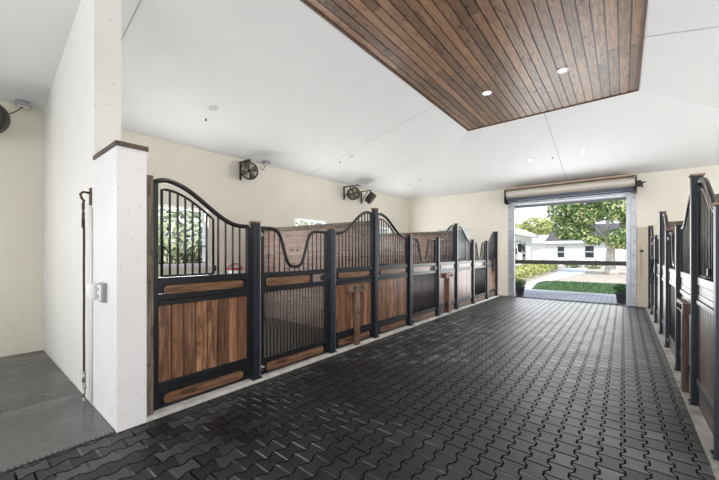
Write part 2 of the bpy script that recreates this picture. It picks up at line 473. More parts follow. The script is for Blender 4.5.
for p, q in (((-1.33, TY1, ZT), (-1.33, YF, ZW)), ((TX0, 6.2, ZT), (XL, 6.2, ZW)), ((TX0, 1.28, ZT), (XL, 1.28, ZW)), ((TX1, 6.09, ZT), (XR, 6.09, ZW))):
    mb.add(seam(p, q), [(0, 1, 2, 3)])
struct('ceiling_joint', mb, M['joint'], ceil)

# floors
mb = MB(); mb.box(KL, KR, YN - T, YF + T, -.1, 0)
struct('floor', mb, M['paver'])
mb = MB(); mb.box(KL, KR, YF + T, 14.7, -.1, -.006)
struct('floor_apron', mb, M['apron'])
mb = MB(); mb.box(-3.62, KL, 1.055, YF, -.1, .035, .008)
struct('floor_kerb_left', mb, M['kerb'])
mb = MB(); mb.box(KR, .80, 3.30, YF, -.1, .022, .006)
struct('floor_kerb_right', mb, M['kerbdark'])
mb = MB(); mb.box(XL, -3.62, PY1, YF, -.1, -.01)
struct('floor_stalls_left', mb, M['stallfloor'])
mb = MB(); mb.box(.80, XR, 3.30, YF, -.1, -.01)
struct('floor_stalls_right', mb, M['stallfloor'])
mb = MB(); mb.box(XL, KL, YN, PY0, -.1, -.015); mb.box(KR, XR, YN, 3.30, -.1, -.004)
mb.box(XL, KL, PY0, PY1, -.1, -.015)
struct('floor_slab', mb, M['slab'])

mb = MB(); mb.box(KL - .036, KL - .002, YN, PY0 - .004, -.02, -.004)
struct('floor_edge', mb, M['halter'])
# rubber mats of the wash bay
for i, (x0, x1, lab) in enumerate(((-4.468, KL - .04, 'studded grey rubber mat along the paved aisle edge, in front of the white pillar'),
                              (-5.66, -4.474, 'wet dark rubber mat in the middle of the wash bay, second from the paved aisle'),
                              (XL + .01, -5.666, 'dark rubber mat at the foot of the wash bay back wall'))):
    mb = MB(); mb.box(x0, x1, -1.0, PY0 - .008, -.015, .010, .002)
    tag(mb.build('rubber_mat', M['mat_dots'] if i == 0 else M['mat']), lab, 'rubber mat', 'rubber mats on the wash bay floor')

# ------------------------------------------------------------------ windows (frame, yoke grille)
def window(n, wall, c, a0, a1, z0, z1, grille=True):
    """wall 'x' : plane X=c facing inside, opening a0..a1 along Y; 'y': plane Y=c, along X"""
    e = bpy.data.objects.new('window_%d' % n, None); COL.objects.link(e)
    e['kind'] = 'structure'
    w = a1 - a0
    if wall == 'xl': e.location = (c, a0, 0); e.rotation_euler = (0, 0, PI / 2)      # local x -> +Y, local y -> -X (outwards)
    elif wall == 'xr': e.location = (c, a1, 0); e.rotation_euler = (0, 0, -PI / 2)
    else: e.location = (c, 0, 0); e.location = (a0, c, 0)
    m = MB(); f = .045
    for b in ((0, f, 0), (w - f, w, 0)): m.box(b[0], b[1], .02, .16, z0, z1)
    m.box(f, w - f, .02, .16, z0, z0 + f); m.box(f, w - f, .02, .16, z1 - f, z1)
    o = m.build('window_frame', M['white'], e); o['kind'] = 'structure'
    m = MB(); m.box(-.06, w + .06, -.03, .2, z0 - .05, z0)
    o = m.build('window_sill', M['white'], e); o['kind'] = 'structure'
    if grille:
        m = MB(); zt = z0 + .40
        pts = []
        for k in range(41):
            x = f + (w - 2 * f) * k / 40
            dd = abs(x - w * .47) / .30
            pts.append((x, .03, zt - (.30 * .5 * (1 + math.cos(PI * min(1, dd))))))
        m.tube(pts, .012, 6)
        for k in range(1, 14):
            x = f + (w - 2 * f) * k / 14
            dd = abs(x - w * .47) / .30
            m.tube([(x, .03, z0 + f), (x, .03, zt - .30 * .5 * (1 + math.cos(PI * min(1, dd))))], .007, 5)
        m.tube([(f, .03, z0 + .06), (w - f, .03, z0 + .06)], .01, 6)
        o = m.build('window_grille', M['metal'], e); o['kind'] = 'structure'
    return e
n = 1
for h in wl_holes: window(n, 'xl', XL, *h, grille=(n > 1)); n += 1
for h in wr_holes: window(n, 'xr', XR, *h, grille=False); n += 1
window(n, 'y', YF, -5.62, -4.38, 1.22, 2.42, False); n += 1
window(n, 'y', YF, 1.6, 2.84, 1.22, 2.42, False); n += 1

# ------------------------------------------------------------------ stall fronts
HI, LO = 2.17, 1.79         # centre height of the top tube at its high and low end
def s_curve(w, kind):
    def f(x):
        s = x / w
        if kind == 'asc': s = 1 - s
        u = min(1, max(0, (s - .10) / .80))
        z = LO + (HI - LO) * .5 * (1 + math.cos(PI * u))
        if s < .12: z -= .04 * ((.12 - s) / .12) ** 2
        return z
    return f
def round_plank(mb, x0, x1, z0, z1, y0, y1, r=None):
    r = r or (z1 - z0) * .42
    pts = []
    for cx, cz, a0 in ((x1 - r, z1 - r, 0), (x0 + r, z1 - r, 90), (x0 + r, z0 + r, 180), (x1 - r, z0 + r, 270)):
        for k in range(6):
            a = math.radians(a0 + 18 * k); pts.append((cx + r * math.cos(a), cz + r * math.sin(a)))
    mb.prism(pts, y0, y1)

def stall_panel(w, kind, label, loc, rz, group):
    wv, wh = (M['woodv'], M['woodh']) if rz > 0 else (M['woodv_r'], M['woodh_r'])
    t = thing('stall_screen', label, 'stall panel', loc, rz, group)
    f = s_curve(w, kind); st = .04
    for x0 in (0, w - st):
        m = MB(); m.box(x0, x0 + st, 0, .05, .055, f(x0 + st / 2) - .01, .004); m.build('stile', M['metal'], t)
    m = MB(); pts = [(.014 + (w - .028) * k / 48, .025, f(.014 + (w - .028) * k / 48)) for k in range(49)]
    m.tube(pts, .024, 10); m.build('top_rail', M['tube'], t)
    def rail(parts, name='cross_rail'):
        m = MB()
        for z0, z1, y0 in parts: m.box(st, w - st, y0, .046, z0, z1, .004)
        m.build(name, M['metal'], t)
    rail([(1.192, 1.262, .0)]); rail([(1.052, 1.102, .004), (1.005, 1.047, -.006)]); rail([(.246, .300, -.006), (.182, .240, .004)])
    rail([(.055, .078, .004)], 'bottom_rail')
    for z0, z1 in ((1.112, 1.192), (.078, .168)):
        m = MB(); m.box(st, w - st, .026, .044, z0, z1); m.build('backing_plate', M['metal'], t)
    m = MB(); m.box(st, w - st, .033, .046, .17, 1.11); m.build('back_board', M['metal'], t)
    m = MB(); round_plank(m, st + .05, w - st - .05, 1.106, 1.188, .006, .026); m.build('plank', wh, t)
    m = MB(); round_plank(m, st + .05, w - st - .05, .082, .178, .006, .026); m.build('plank', wh, t)
    m = MB(); nb = 8; bw = (w - 2 * st) / nb
    for k in range(nb): m.box(st + k * bw + .004, st + (k + 1) * bw - .004, .010, .032, .298, 1.008, .004)
    m.build('board_infill', wv, t)
    door_end = .57 * w if kind == 'desc' else 0
    m = MB(); x = st + .075
    nbar = int((w - 2 * st) / .079)
    for k in range(1, nbar):
        x = st + (w - 2 * st) * k / nbar
        if x < door_end + .02: continue
        m.tube([(x, .025, 1.255), (x, .025, f(x))], .0115, 6)
    m.build('grille', M['bars'], t)
    if kind == 'desc':
        x0, x1 = st + .035, door_end
        g = lambda x: f(x) - .085
        fd = MB()
        xs = [x0 + (x1 - x0) * k / 18 for k in range(19)]
        fd.tube([(x0, .022, 1.275)] + [(x0, .022, g(x0))] + [(x, .022, g(x)) for x in xs[1:]] + [(x1, .022, 1.275)], .013, 6)
        fd.tube([(x0, .022, 1.275), (x1, .022, 1.275)], .012, 6)
        fdo = fd.build('feed_door', M['metal'], t)
        gb = MB()
        for k in range(1, 7):
            x = x0 + (x1 - x0) * k / 7 * 1.0
            gb.tube([(x, .022, 1.275), (x, .022, g(x))], .011, 6)
        gb.build('feed_door_grille', M['bars'], fdo)
        hb = MB(); hb.box(x1 - .012, x1 + .022, -.004, .03, 1.30, 1.36, .003); hb.build('latch', M['metal'], fdo)
    return t

DIPK = [(0, 1), (.055, .985), (.105, .92), (.145, .76), (.18, .54), (.215, .30), (.255, .12), (.31, .03), (.37, 0), (.45, 0)]
def dip(w):
    def f(x):
        d_ = abs(x - .475 * w); k = 0
        if d_ >= .37: return 1.785
        while DIPK[k + 1][0] < d_: k += 1
        a, b = DIPK[k], DIPK[k + 1]; p0 = DIPK[k - 1] if k else (-DIPK[1][0], DIPK[1][1]); p3 = DIPK[k + 2]
        h_ = b[0] - a[0]; u = (d_ - a[0]) / h_
        ma = (b[1] - p0[1]) / (b[0] - p0[0]) * h_; mb_ = (p3[1] - a[1]) / (p3[0] - a[0]) * h_
        v = (2 * u**3 - 3 * u**2 + 1) * a[1] + (u**3 - 2 * u**2 + u) * ma + (-2 * u**3 + 3 * u**2) * b[1] + (u**3 - u**2) * mb_
        return 1.785 - .475 * v
    return f

def stall_gate(w, label, loc, rz, group):
    t = thing('stall_gate', label, 'stall gate', loc, rz, group)
    f = dip(w); st = .05
    for x0 in (0, w - st):
        m = MB(); m.box(x0, x0 + st, 0, .05, .05, 1.80, .004); m.build('stile', M['metal'], t)
    m = MB(); m.tube([(.004 + (w - .008) * k / 72, .025, f(.004 + (w - .008) * k / 72)) for k in range(73)], .022, 10); m.build('top_rail', M['tube'], t)
    def rail(z0, z1, name='cross_rail'):
        m = MB(); m.box(st, w - st, .002, .048, z0, z1, .004); m.build(name, M['metal'], t)
    rail(1.192, 1.252); rail(1.02, 1.085); rail(.178, .242); rail(.05, .068, 'bottom_rail')
    xm = w * .72
    m = MB(); m.box(xm - .02, xm + .02, .004, .046, 1.085, 1.192); m.build('divider', M['metal'], t)
    m = MB(); m.box(st, xm, .03, .044, 1.085, 1.192); m.build('backing_plate', M['metal'], t)
    m = MB(); m.box(st, w - st, .03, .044, .068, .178); m.build('backing_plate', M['metal'], t)
    m = MB(); round_plank(m, st + .03, xm - .03, 1.09, 1.188, .006, .03, .02); m.build('plank', M['woodh'], t)
    m = MB(); round_plank(m, st + .04, w - st - .04, .072, .174, .006, .03, .03); m.build('plank', M['woodh'], t)
    m = MB(); nb = 13
    for k in range(1, nb):
        x = st + (w - 2 * st) * k / nb; m.tube([(x, .025, 1.245), (x, .025, f(x))], .009, 6)
    m.box(st, w - st, .020, .030, 1.246, 1.256); m.build('upper_grille', M['bars'], t)
    m = MB(); nb = 20
    for k in range(1, nb):
        x = st + (w - 2 * st) * k / nb; m.tube([(x, .025, .236), (x, .025, 1.03)], .0105, 6)
    m.build('lower_grille', M['bars'], t)
    m = MB(); m.box(w - st - .10, w - st + .02, -.018, .012, 1.10, 1.175, .004); m.tube([(w - st - .07, -.022, 1.137), (w - .002, -.022, 1.137)], .009, 8)
    lo = m.build('latch', M['metal'], t)
    for z in (.14, 1.70):
        m = MB(); m.tube([(.0, -.004, z), (.05, -.004, z)], .008, 8); m.tube([(.012, -.006, z - .03), (.012, -.006, z + .03)], .011, 8); m.build('hinge', M['chrome'], t)
    return t

def stall_post(h, label, loc, rz, group, cs=1):
    t = thing('stall_post', label, 'post', loc, rz, group)
    m = MB(); m.box(-.042, .042, -.02, .066, .0, h - .02, .006); m.build('shaft', M['post'], t)
    m = MB(); m.box(*sorted((.042 * cs, .054 * cs)), -.012, .05, .014, h - .022, .002); m.build('edge_channel', M['silver2'], t)
    m = MB(); m.box(-.05, .05, -.028, .074, h - .02, h, .004); m.build('cap', M['cap'], t)
    m = MB(); m.box(-.06, .06, -.036, .082, 0, .012, .003)
    for sx in (-.05, .05):
        m.lathe([(0, .020), (.008, .020), (.008, .012)], 8, Matrix.Translation((sx, -.027, 0)))
    m.build('base_plate', M['metal'], t)
    return t

def saddle_rack(label, loc, rz):
    """T shaped timber rack standing against a panel: crosspiece with two dark peg holes, upright on the kerb"""
    t = thing('saddle_rack', label, 'saddle rack', loc, rz, 'timber saddle racks in front of the stall panels')
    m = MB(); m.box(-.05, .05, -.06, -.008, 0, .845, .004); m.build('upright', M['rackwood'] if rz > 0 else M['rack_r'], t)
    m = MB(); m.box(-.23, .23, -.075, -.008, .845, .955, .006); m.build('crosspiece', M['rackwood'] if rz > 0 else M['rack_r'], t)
    for x in (-.085, .085):
        m = MB(); R4 = Matrix.Translation((x, -.076, .902)) @ Matrix.Rotation(PI / 2, 4, 'X')
        m.lathe([(0, -.004), (.024, -.004), (.031, .006), (.024, .012), (.016, .004), (0, .004)], 16, R4)
        m.build('peg_socket', M['metal'], t)
    return t

ZKL, ZKR = .035, .022
LP = [(2.18, 1.855), (3.45, 1.855), (4.53, 2.255), (5.70, 1.855), (6.98, 1.855), (8.05, 2.235), (9.23, 1.855), (10.43, 1.855), (11.43, 2.19)]
g = 'steel posts of the left stall row'
pl = ['low steel post between the S-curved panel by the pillar and the nearest left gate',
      'low steel post on the far side of the nearest left stall gate',
      'tall steel post where the first two left stalls meet, timber-capped peak of the S curves',
      'low steel post just before the second left gate',
      'low steel post just beyond the second left gate',
      'tall steel post between the second and third left stalls',
      'low steel post just before the third left gate, far down the row',
      'low steel post just beyond the third left gate, far down the row',
      'tall steel post ending the left row beside the roller door']
for (y, h), lab in zip(LP, pl): stall_post(h - ZKL, lab, (FL, y, ZKL), PI / 2, g)
g = 'steel posts of the right stall row'
pr = ['black steel post cut off by the right photo edge, nearest of its row',
      'nearest tall dark steel post of the right row, between two S-curved panels',
      'low dark steel post between the saddle rack panel and the gate of the right row',
      'low dark steel post on the far side of the first right gate',
      'tall dark steel post halfway down the right row',
      'low dark post in the right row, after the middle tall post',
      'low dark post in the right row, near the far door',
      'tall post ending the right row near the beige board']
for (y, h), lab in zip(LP[1:], pr): stall_post(h - ZKR, lab, (FR, y, ZKR), -PI / 2, g, -1)
PW = .063
def span(i): return LP[i][0] + PW, LP[i + 1][0] - PW
g1 = 'left row panels with an S-curved top'
stall_panel(2.18 - PW - 1.126, 'desc', 'big front S-curved stall panel with brown boards, right beside the white pillar', (FL - .012, 1.126, 0), PI / 2, g1)
labs = {1: 'left stall panel with rising S top behind a saddle rack, after the nearest gate',
        2: 'left stall panel with a falling S top just past the first tall post',
        4: 'left stall panel with rising top after the second gate, saddle rack before it',
        5: 'left stall panel with falling top just past the second tall post',
        7: 'last left stall panel rising to the post beside the roller door'}
for i, k in ((1, 'asc'), (2, 'desc'), (4, 'asc'), (5, 'desc'), (7, 'asc')):
    a, b = span(i); stall_panel(b - a, k, labs[i], (FL - .012, a, 0), PI / 2, g1)
g2 = 'left row gates with a yoke dip'
labs = {0: 'nearest left stall gate with a U dip on top and open bars below', 3: 'second left stall gate with a U dip, before the middle of the row', 6: 'third left stall gate with a U dip, close to the roller door'}
for i in (0, 3, 6):
    a, b = span(i); stall_gate(b - a - .012, labs[i], (FL - .012, a + .006, 0), PI / 2, g2)
g3 = 'right row panels with an S-curved top'
labs = {1: 'nearest right stall panel with a feed door, its S top falling to the photo edge', 2: 'right stall panel behind the saddle rack, just past the tall near post',
        4: 'right stall panel with a falling S top just before the middle tall post', 5: 'right stall panel just past the middle tall post', 7: 'farthest right stall panel by the beige board'}
for i, k in ((1, 'desc'), (2, 'asc'), (4, 'desc'), (5, 'asc'), (7, 'desc')):
    a, b = span(i); stall_panel(b - a, k, labs[i], (FR + .012, b, 0), -PI / 2, g3)
g4 = 'right row gates with a yoke dip'
labs = {3: 'right stall gate with a U dip, first gate past the tall near post', 6: 'far right stall gate past the middle tall post'}
for i in (3, 6):
    a, b = span(i); stall_gate(b - a - .012, labs[i], (FR + .012, b - .006, 0), -PI / 2, g4)
saddle_rack('brown T-shaped timber saddle rack in front of the left panel after the nearest gate', (FL - .012, 3.99, ZKL), PI / 2)
saddle_rack('T-shaped timber saddle rack in front of the left panel after the second gate', (FL - .012, 7.50, ZKL), PI / 2)
saddle_rack('T-shaped timber saddle rack with two dark sockets in front of the right row', (FR + .012, 4.88, ZKR), -PI / 2)

# weathered timber post between pillar and first panel
t = thing('timber_post', 'weathered grey brown timber post between the white pillar and the nearest left panel', 'post', (FL - .045, 1.10, ZKL))
m = MB(); m.box(-.045, .045, -.043, .022, 0, 2.155, .005); m.build('shaft', M['grey_wood'], t)
m = MB()
for z in (.45, 1.2, 2.0): m.tube([(.042, -.010, z), (.051, -.010, z)], .010, 8)
m.build('bolt', M['rust'], t)

# black halters hanging on the far panels
def halter(label, loc, rz, hy=.014):
    t = thing('halter', label, 'halter', loc, rz, 'black halters hanging on the far stall fronts')
    m = MB()
    def loop(cx, cz, rx, rz_, y, r=.011):
        m.tube([(cx + rx * math.cos(a), y + .012 * math.sin(2 * a), cz + rz_ * math.sin(a)) for a in [2 * PI * k / 20 for k in range(20)]], r, 6, closed=True)
    loop(0, -.22, .075, .22, -.03); loop(.02, -.42, .10, .10, -.045); loop(-.03, -.16, .045, .16, -.05)
    m.build('straps', M['halter'], t)
    m = MB(); m.tube([(.03, -.04, -.5), (.05, -.045, -.66), (.02, -.04, -.80)], .010, 6); m.build('lead_rope', M['halter'], t)
    m = MB(); m.tube([(0, hy, .0), (0, -.03, .0), (0, -.04, .025)], .007, 6); m.build('hook', M['chrome'], t)
    return t
halter('black halter hanging on the last left stall panel beside the roller door', (FL - .012, 10.98, 1.30), PI / 2)
halter('black halter hanging on the far end of the right stall row', (FR - .020, 9.23, 1.36), -PI / 2, 0.)

# ------------------------------------------------------------------ timber partitions inside the stalls
def stall_partition(x0, x1, y, label):
    t = thing('stall_partition', label, 'partition', (x0, y, -.01), 0, 'timber partitions between the stalls')
    w = x1 - x0; m = MB(); k = 0; z = .02
    while z < 1.90:
        m.box(.005, w - .005, -.022, .022, z, z + .126, .003); z += .13
    m.build('board_wall', M['part'], t)
    m = MB(); m.box(.005, w - .005, -.045, .045, z, z + .085, .005); m.build('cap_rail', M['grey_wood_h'], t)
    return t
M['grey_wood_h'] = wood_mat('weathered_rail', 0, (.06, .05, .038), (.15, .125, .10), (.25, .21, .17), .8)
stall_partition(XL, FL - .085, 4.53, 'horizontal board partition behind the first tall post of the left row')
stall_partition(XL, FL - .085, 8.05, 'horizontal board partition behind the second tall post of the left row')
stall_partition(FR + .085, XR, 4.53, 'horizontal board partition behind the near tall post of the right row')
stall_partition(FR + .085, XR, 8.05, 'horizontal board partition behind the middle tall post of the right row')

# red bucket on the back wall of the first stall
t = thing('feed_bucket', 'red rimmed bucket hung on the back wall inside the nearest left stall', 'bucket', (XL + .19, 3.87, .86))
m = MB(); m.lathe([(0, .0), (.12, .0), (.165, .26), (.155, .26), (.11, .015), (0, .015)], 22); m.build('pail', M['white'], t)
m = MB(); m.tube([(.165 * math.cos(a), .165 * math.sin(a), .262) for a in [2 * PI * k / 28 for k in range(28)]], .013, 8, closed=True); m.build('rim', M['red'], t)
m = MB(); m.tube([(.02, .165 * math.cos(a), .262 + .12 * math.sin(a)) for a in [PI * k / 14 for k in range(15)]], .011, 6); m.build('handle', M['red'], t)
m = MB(); m.tube([(-.19, 0, .30), (-.10, 0, .34), (.02, 0, .372)], .008, 6); m.build('hook', M['metal'], t)

# ------------------------------------------------------------------ fans and their boxes
def fan(label, loc, yaw, pitch, bracket_rz, arm=.42, r=.19):
    """drum fan hung from a triangular wall bracket; loc = wall point of the bracket top"""
    t = thing('drum_fan', label, 'fan', loc, 0, 'black drum fans on the walls')
    m = MB()
    d = Vector((1, 0, 0)); d.rotate(Matrix.Rotation(bracket_rz, 3, 'Z'))
    s = Vector((-d.y, d.x, 0))
    P = lambda a, z, q=0: tuple(d * a + s * q + Vector((0, 0, z)))
    for q in (-.028, .028):
        m.tube([P(.0, 0, q), P(arm, 0, q)], .013, 4, square=True)
    m.tube([P(.012, .02), P(.012, -.40)], .024, 4, square=True)
    m.tube([P(.03, -.33), P(arm * .72, -.01)], .014, 4, square=True)
    m.build('bracket', M['fan'], t)
    c = d * (arm - .02) + Vector((0, 0, -.06 - r))
    B = Matrix.Translation(c) @ Matrix.Rotation(yaw, 4, 'Z') @ Matrix.Rotation(pitch, 4, 'Y')   # local +X is the blowing direction
    A = B @ Matrix.Rotation(PI / 2, 4, 'Y')      # lathe axis Z -> X
    m = MB(); m.tube([tuple(d * (arm - .02)), tuple(d * (arm - .02) + Vector((0, 0, -.075)))], .018, 8); m.build('hanger', M['fan'], t)
    m = MB(); m.lathe([(r * .93, -.10), (r, -.10), (r, .10), (r * .90, .10), (r * .90, .085), (r * .93, -.08), (r * .93, -.10)], 28, A); m.build('housing', M['fan'], t)
    for zz, nm in ((.092, 'front_guard'), (-.092, 'rear_guard')):
        m = MB()
        for rr in (.25, .45, .65, .85):
            m.tube([A @ Vector((r * rr * math.cos(a), r * rr * math.sin(a), zz)) for a in [2 * PI * k / 24 for k in range(24)]], .005, 4, closed=True)
        for k in range(12):
            a = 2 * PI * k / 12
            m.tube([A @ Vector((.03 * math.cos(a), .03 * math.sin(a), zz)), A @ Vector((r * .92 * math.cos(a), r * .92 * math.sin(a), zz))], .0035, 4)
        m.build(nm, M['fanwire'], t)
    m = MB()
    for k in range(4):
        a = PI / 2 * k + .4
        vs = []
        for rr, tw, hw in ((.035, .7, .028), (r * .5, .5, .055), (r * .86, .35, .07)):
            ca, sa = math.cos(a), math.sin(a)
            for sg in (-1, 1):
                vs.append(A @ Vector((rr * ca - sa * hw * sg * math.cos(tw), rr * sa + ca * hw * sg * math.cos(tw), .015 + hw * sg * math.sin(tw))))
        lo = [v + (A.to_3x3() @ Vector((0, 0, -.006))) for v in vs]
        m.add(vs + lo, [(0, 1, 3, 2), (2, 3, 5, 4), (6, 8, 9, 7), (8, 10, 11, 9), (0, 2, 8, 6), (2, 4, 10, 8), (1, 7, 9, 3), (3, 9, 11, 5), (4, 5, 11, 10), (0, 6, 7, 1)])
    m.build('blades', M['fanback'], t)
    m = MB(); m.lathe([(0, .055), (.03, .05), (.042, .03), (.042, -.06), (.03, -.075), (0, -.075)], 16, A); m.build('motor', M['fan'], t)
    return t
fan('round black fan on the cream wall above the nearest left stall', (XL, 4.12, 3.56), -.60, .10, 0., .40)
fan('black fan facing the aisle above the second left stall, left of its angled twin', (XL, 7.71, 3.55), -.55, .08, 0., .42)
fan('black fan turned sideways and tilted down, right twin above the third left stall', (XL, 8.58, 3.53), .55, .70, 0., .42)
fan('black fan on the wash bay back wall at the left photo edge', (XL, .18, 3.58), -.45, .15, .1, .38, .23)

def box_cable(label, loc, to, grp='grey outlet boxes by the fans'):
    t = thing('outlet_box', label, 'outlet box', loc, 0, grp)
    m = MB(); m.box(-.045, .075, -.075, .075, -.055, .005, .008); m.build('box_body', M['greybox'], t)
    m = MB(); m.box(-.035, .065, -.065, .065, -.064, -.055, .003); m.build('cover', M['white'], t)
    m = MB(); q = Vector(to) - Vector(loc)
    pts = [Vector((0, 0, -.058)).lerp(q, k / 10) + Vector((0, 0, -.10 * math.sin(PI * k / 10))) for k in range(11)]
    m.tube(pts, .007, 6); m.build('power_cord', M['fan'], t)
    return t
box_cable('grey outlet box on the ceiling edge next to the nearest left fan', (XL + .16, 4.70, zceil(XL + .16) - .012), (XL + .40, 4.38, 3.45))
box_cable('grey outlet box on the ceiling edge above the pair of fans', (XL + .16, 8.20, zceil(XL + .16) - .012), (XL + .40, 7.97, 3.45))
box_cable('grey outlet box at the top of the wash bay back wall', (XL + .10, .61, zceil(XL + .10) - .012), (XL + .36, .26, 3.42))

# ------------------------------------------------------------------ downlights
NR = {'L': Vector((.227, 0, -1)).normalized(), 'F': Vector((0, -.233, -1)).normalized(), 'T': Vector((0, 0, -1))}
def downlight(label, loc, n_, on, grp, r=.075):
    t = thing('recessed_downlight', label, 'downlight', loc, 0, grp)
    A = Vector((0, 0, -1)).rotation_difference(n_).to_matrix().to_4x4()
    m = MB(); m.lathe([(r * .78, .0), (r * .78, -.004), (r * 1.25, -.006), (r * 1.25, .004), (r * .78, .004)], 24, A); m.build('trim_ring', M['lamp_trim'], t)
    m = MB(); m.lathe([(0, -.002), (r * .78, -.002), (r * .78, .006)], 24, A); m.build('lens', M['lamp_on'] if on else M['lamp_off'], t)
    if on:
        l = bpy.data.lights.new('downlight_lamp', 'SPOT'); l.energy = 120; l.spot_size = math.radians(140); l.spot_blend = .8; l.shadow_soft_size = .06; l.color = (1, .93, .84)
        lo = bpy.data.objects.new('downlight_lamp', l); COL.objects.link(lo)
        lo.location = Vector(loc) + n_ * .05
    return t
def zF(y): return ZT - (ZT - ZW) * (y - TY1) / (YF - TY1)
gl = 'lit downlights of the aisle ceiling'
downlight('lit downlight in the timber tray, left one of the pair near its far end', (-2.02, 6.37, ZT + .004), NR['T'], True, gl)
downlight('lit downlight in the timber tray, right one of the pair near its far end', (-.79, 6.37, ZT + .004), NR['T'], True, gl)
downlight('left lit downlight in the white ceiling before the roller door', (-2.01, 10.05, zF(10.05) - .002), NR['F'], True, gl)
downlight('right lit downlight in the white ceiling before the roller door', (-.79, 10.05, zF(10.05) - .002), NR['F'], True, gl)
for x, y in ((-2.02, 2.6), (-.79, 2.6)): 
    downlight('lit downlight in the timber tray above the camera end, %s of its pair' % ('left' if x < -1 else 'right'), (x, y, ZT + .004), NR['T'], True, gl)
gl = 'unlit downlights of the left ceiling slope'
for y, lab in ((2.77, 'unlit round downlight in the white ceiling over the nearest left stall'), (6.42, 'unlit round downlight in the white ceiling over the second left stall'), (10.0, 'unlit round downlight in the white ceiling over the third left stall')):
    downlight(lab, (-5.46, y, zceil(-5.46) - .002), NR['L'], False, gl, .07)
def sprinkler(label, loc):
    t = thing('sprinkler_head', label, 'sprinkler', loc, 0, 'small sprinkler heads in the ceiling')
    m = MB(); m.lathe([(.0, -.025), (.022, -.025), (.022, -.020), (.008, -.018), (.010, 0), (.022, .0), (.022, .012)], 12); m.build('head', M['rust'], t)
sprinkler('small dark sprinkler head in the ceiling over the nearest left stall', (-5.83, 2.82, zceil(-5.83)))
sprinkler('small dark sprinkler head in the ceiling over the second left stall', (-5.83, 6.40, zceil(-5.83)))
sprinkler('small dark sprinkler head in the ceiling over the third left stall', (-5.83, 9.99, zceil(-5.83)))
sprinkler('small dark sprinkler head between the lit downlights before the roller door', (-1.48, 10.11, zF(10.11)))

# ------------------------------------------------------------------ wash bay hardware
t = thing('cross_tie', 'brown cross tie with metal snaps hanging down the white wash bay partition', 'cross tie', (-4.09, PY0, 0))
m = MB(); m.box(-.02, .045, -.012, 0, 1.96, 2.13, .003); m.tube([(.015, -.01, 2.08), (.0, -.06, 2.085), (-.055, -.07, 2.07), (-.06, -.06, 2.03), (-.045, -.04, 2.0)], .011, 8); m.build('wall_bracket', M['rust'], t)
def ringpts(cx, cy, cz, r, rz=1.0): return [(cx + r * math.cos(a), cy, cz + r * rz * math.sin(a)) for a in [2 * PI * k / 14 for k in range(14)]]
m = MB(); m.tube(ringpts(-.045, -.05, 1.95, .026, 1.6), .009, 6, closed=True); m.tube(ringpts(-.045, -.05, 1.86, .022, 1.7), .009, 6, closed=True); m.tube([(-.045, -.05, 1.83), (-.045, -.05, 1.74)], .014, 8); m.build('upper_snap', M['rust'], t)
m = MB(); m.tube([(-.045 + .004 * math.sin(k), -.045, 1.76 - 1.45 * k / 16) for k in range(17)], .010, 8); m.build('tie_strap', M['rope'], t)
m = MB(); m.tube([(-.045, -.045, .33), (-.03, -.045, .27), (-.05, -.045, .22)], .017, 8); m.tube(ringpts(-.03, -.045, .18, .03, 1.1), .010, 6, closed=True)
m.tube([(-.03, -.045, .15), (-.02, -.045, .11), (-.055, -.045, .08), (-.06, -.045, .045), (-.03, -.045, .03), (.0, -.045, .05)], .011, 8); m.build('lower_snap', M['chrome'], t)
t = thing('conduit', 'thin white conduit running down the wash bay partition beside the cross tie', 'conduit', (-4.02, PY0 - .011, 0))
m = MB(); m.tube([(0, 0, .03), (0, 0, 1.93)], .009, 8); m.build('pipe', M['white'], t)
t = thing('wall_outlet', 'white weatherproof wall outlet with its bubble cover open on the wash bay partition', 'outlet', (-3.61, PY0, 1.14))
m = MB(); m.box(-.065, .065, -.035, 0, -.085, .085, .008); m.build('box_body', M['greybox'], t)
m = MB(); m.box(-.05, .05, -.046, -.034, -.068, .068, .004); m.build('faceplate', M['white'], t)
m = MB()
for z in (-.03, .03): m.box(-.016, .016, -.049, -.045, z - .015, z + .015)
m.build('socket', M['greybox'], t)
m = MB(); m.box(-.19, -.068, -.10, -.015, -.075, .08, .03); m.build('bubble_cover', M['white'], t)

# ------------------------------------------------------------------ roller door, guides, barrier, board
t = thing('roller_door', 'rolled-up roller door with its steel guides over the far doorway', 'roller door', (0, 0, 0))
m = MB(); R4 = Matrix.Translation((OX0 - .13, 11.55, 3.40)) @ Matrix.Rotation(PI / 2, 4, 'Y')
Lr = OX1 - OX0 + .24
m.lathe([(0, 0), (.15, 0), (.15, Lr), (0, Lr)], 32, R4, False); m.build('curtain_roll', M['rollslat'], t)
m = MB()
for k in range(4): m.box(OX0 - .06, OX1 + .06, 11.72, 11.742, 3.045 + k * .055, 3.045 + k * .055 + .05, .006)
m.build('curtain_edge', M['silver'], t)
m = MB(); m.box(OX0 - .02, OX1 + .02, 11.60, 11.74, 3.065, 3.162, .02); m.build('bottom_bar', M['silver'], t)
m = MB(); m.box(OX0 - .13, OX1 + .11, 11.36, YF, 3.555, 3.59, .004); m.build('hood_cover', M['hoodtrim'], t)
m = MB(); m.box(OX0 - .10, OX1 + .08, 11.44, 11.69, 3.165, 3.252, .02); m.build('underside_shade', M['rolldark'], t)  # added dark bar standing for the shade under the roll
for x in (OX0 - .165, OX1 + .135):
    m = MB(); m.box(x - .012, x + .012, 11.38, YF - .001, 3.10, 3.56, .004); m.build('end_bracket', M['metal'], t)
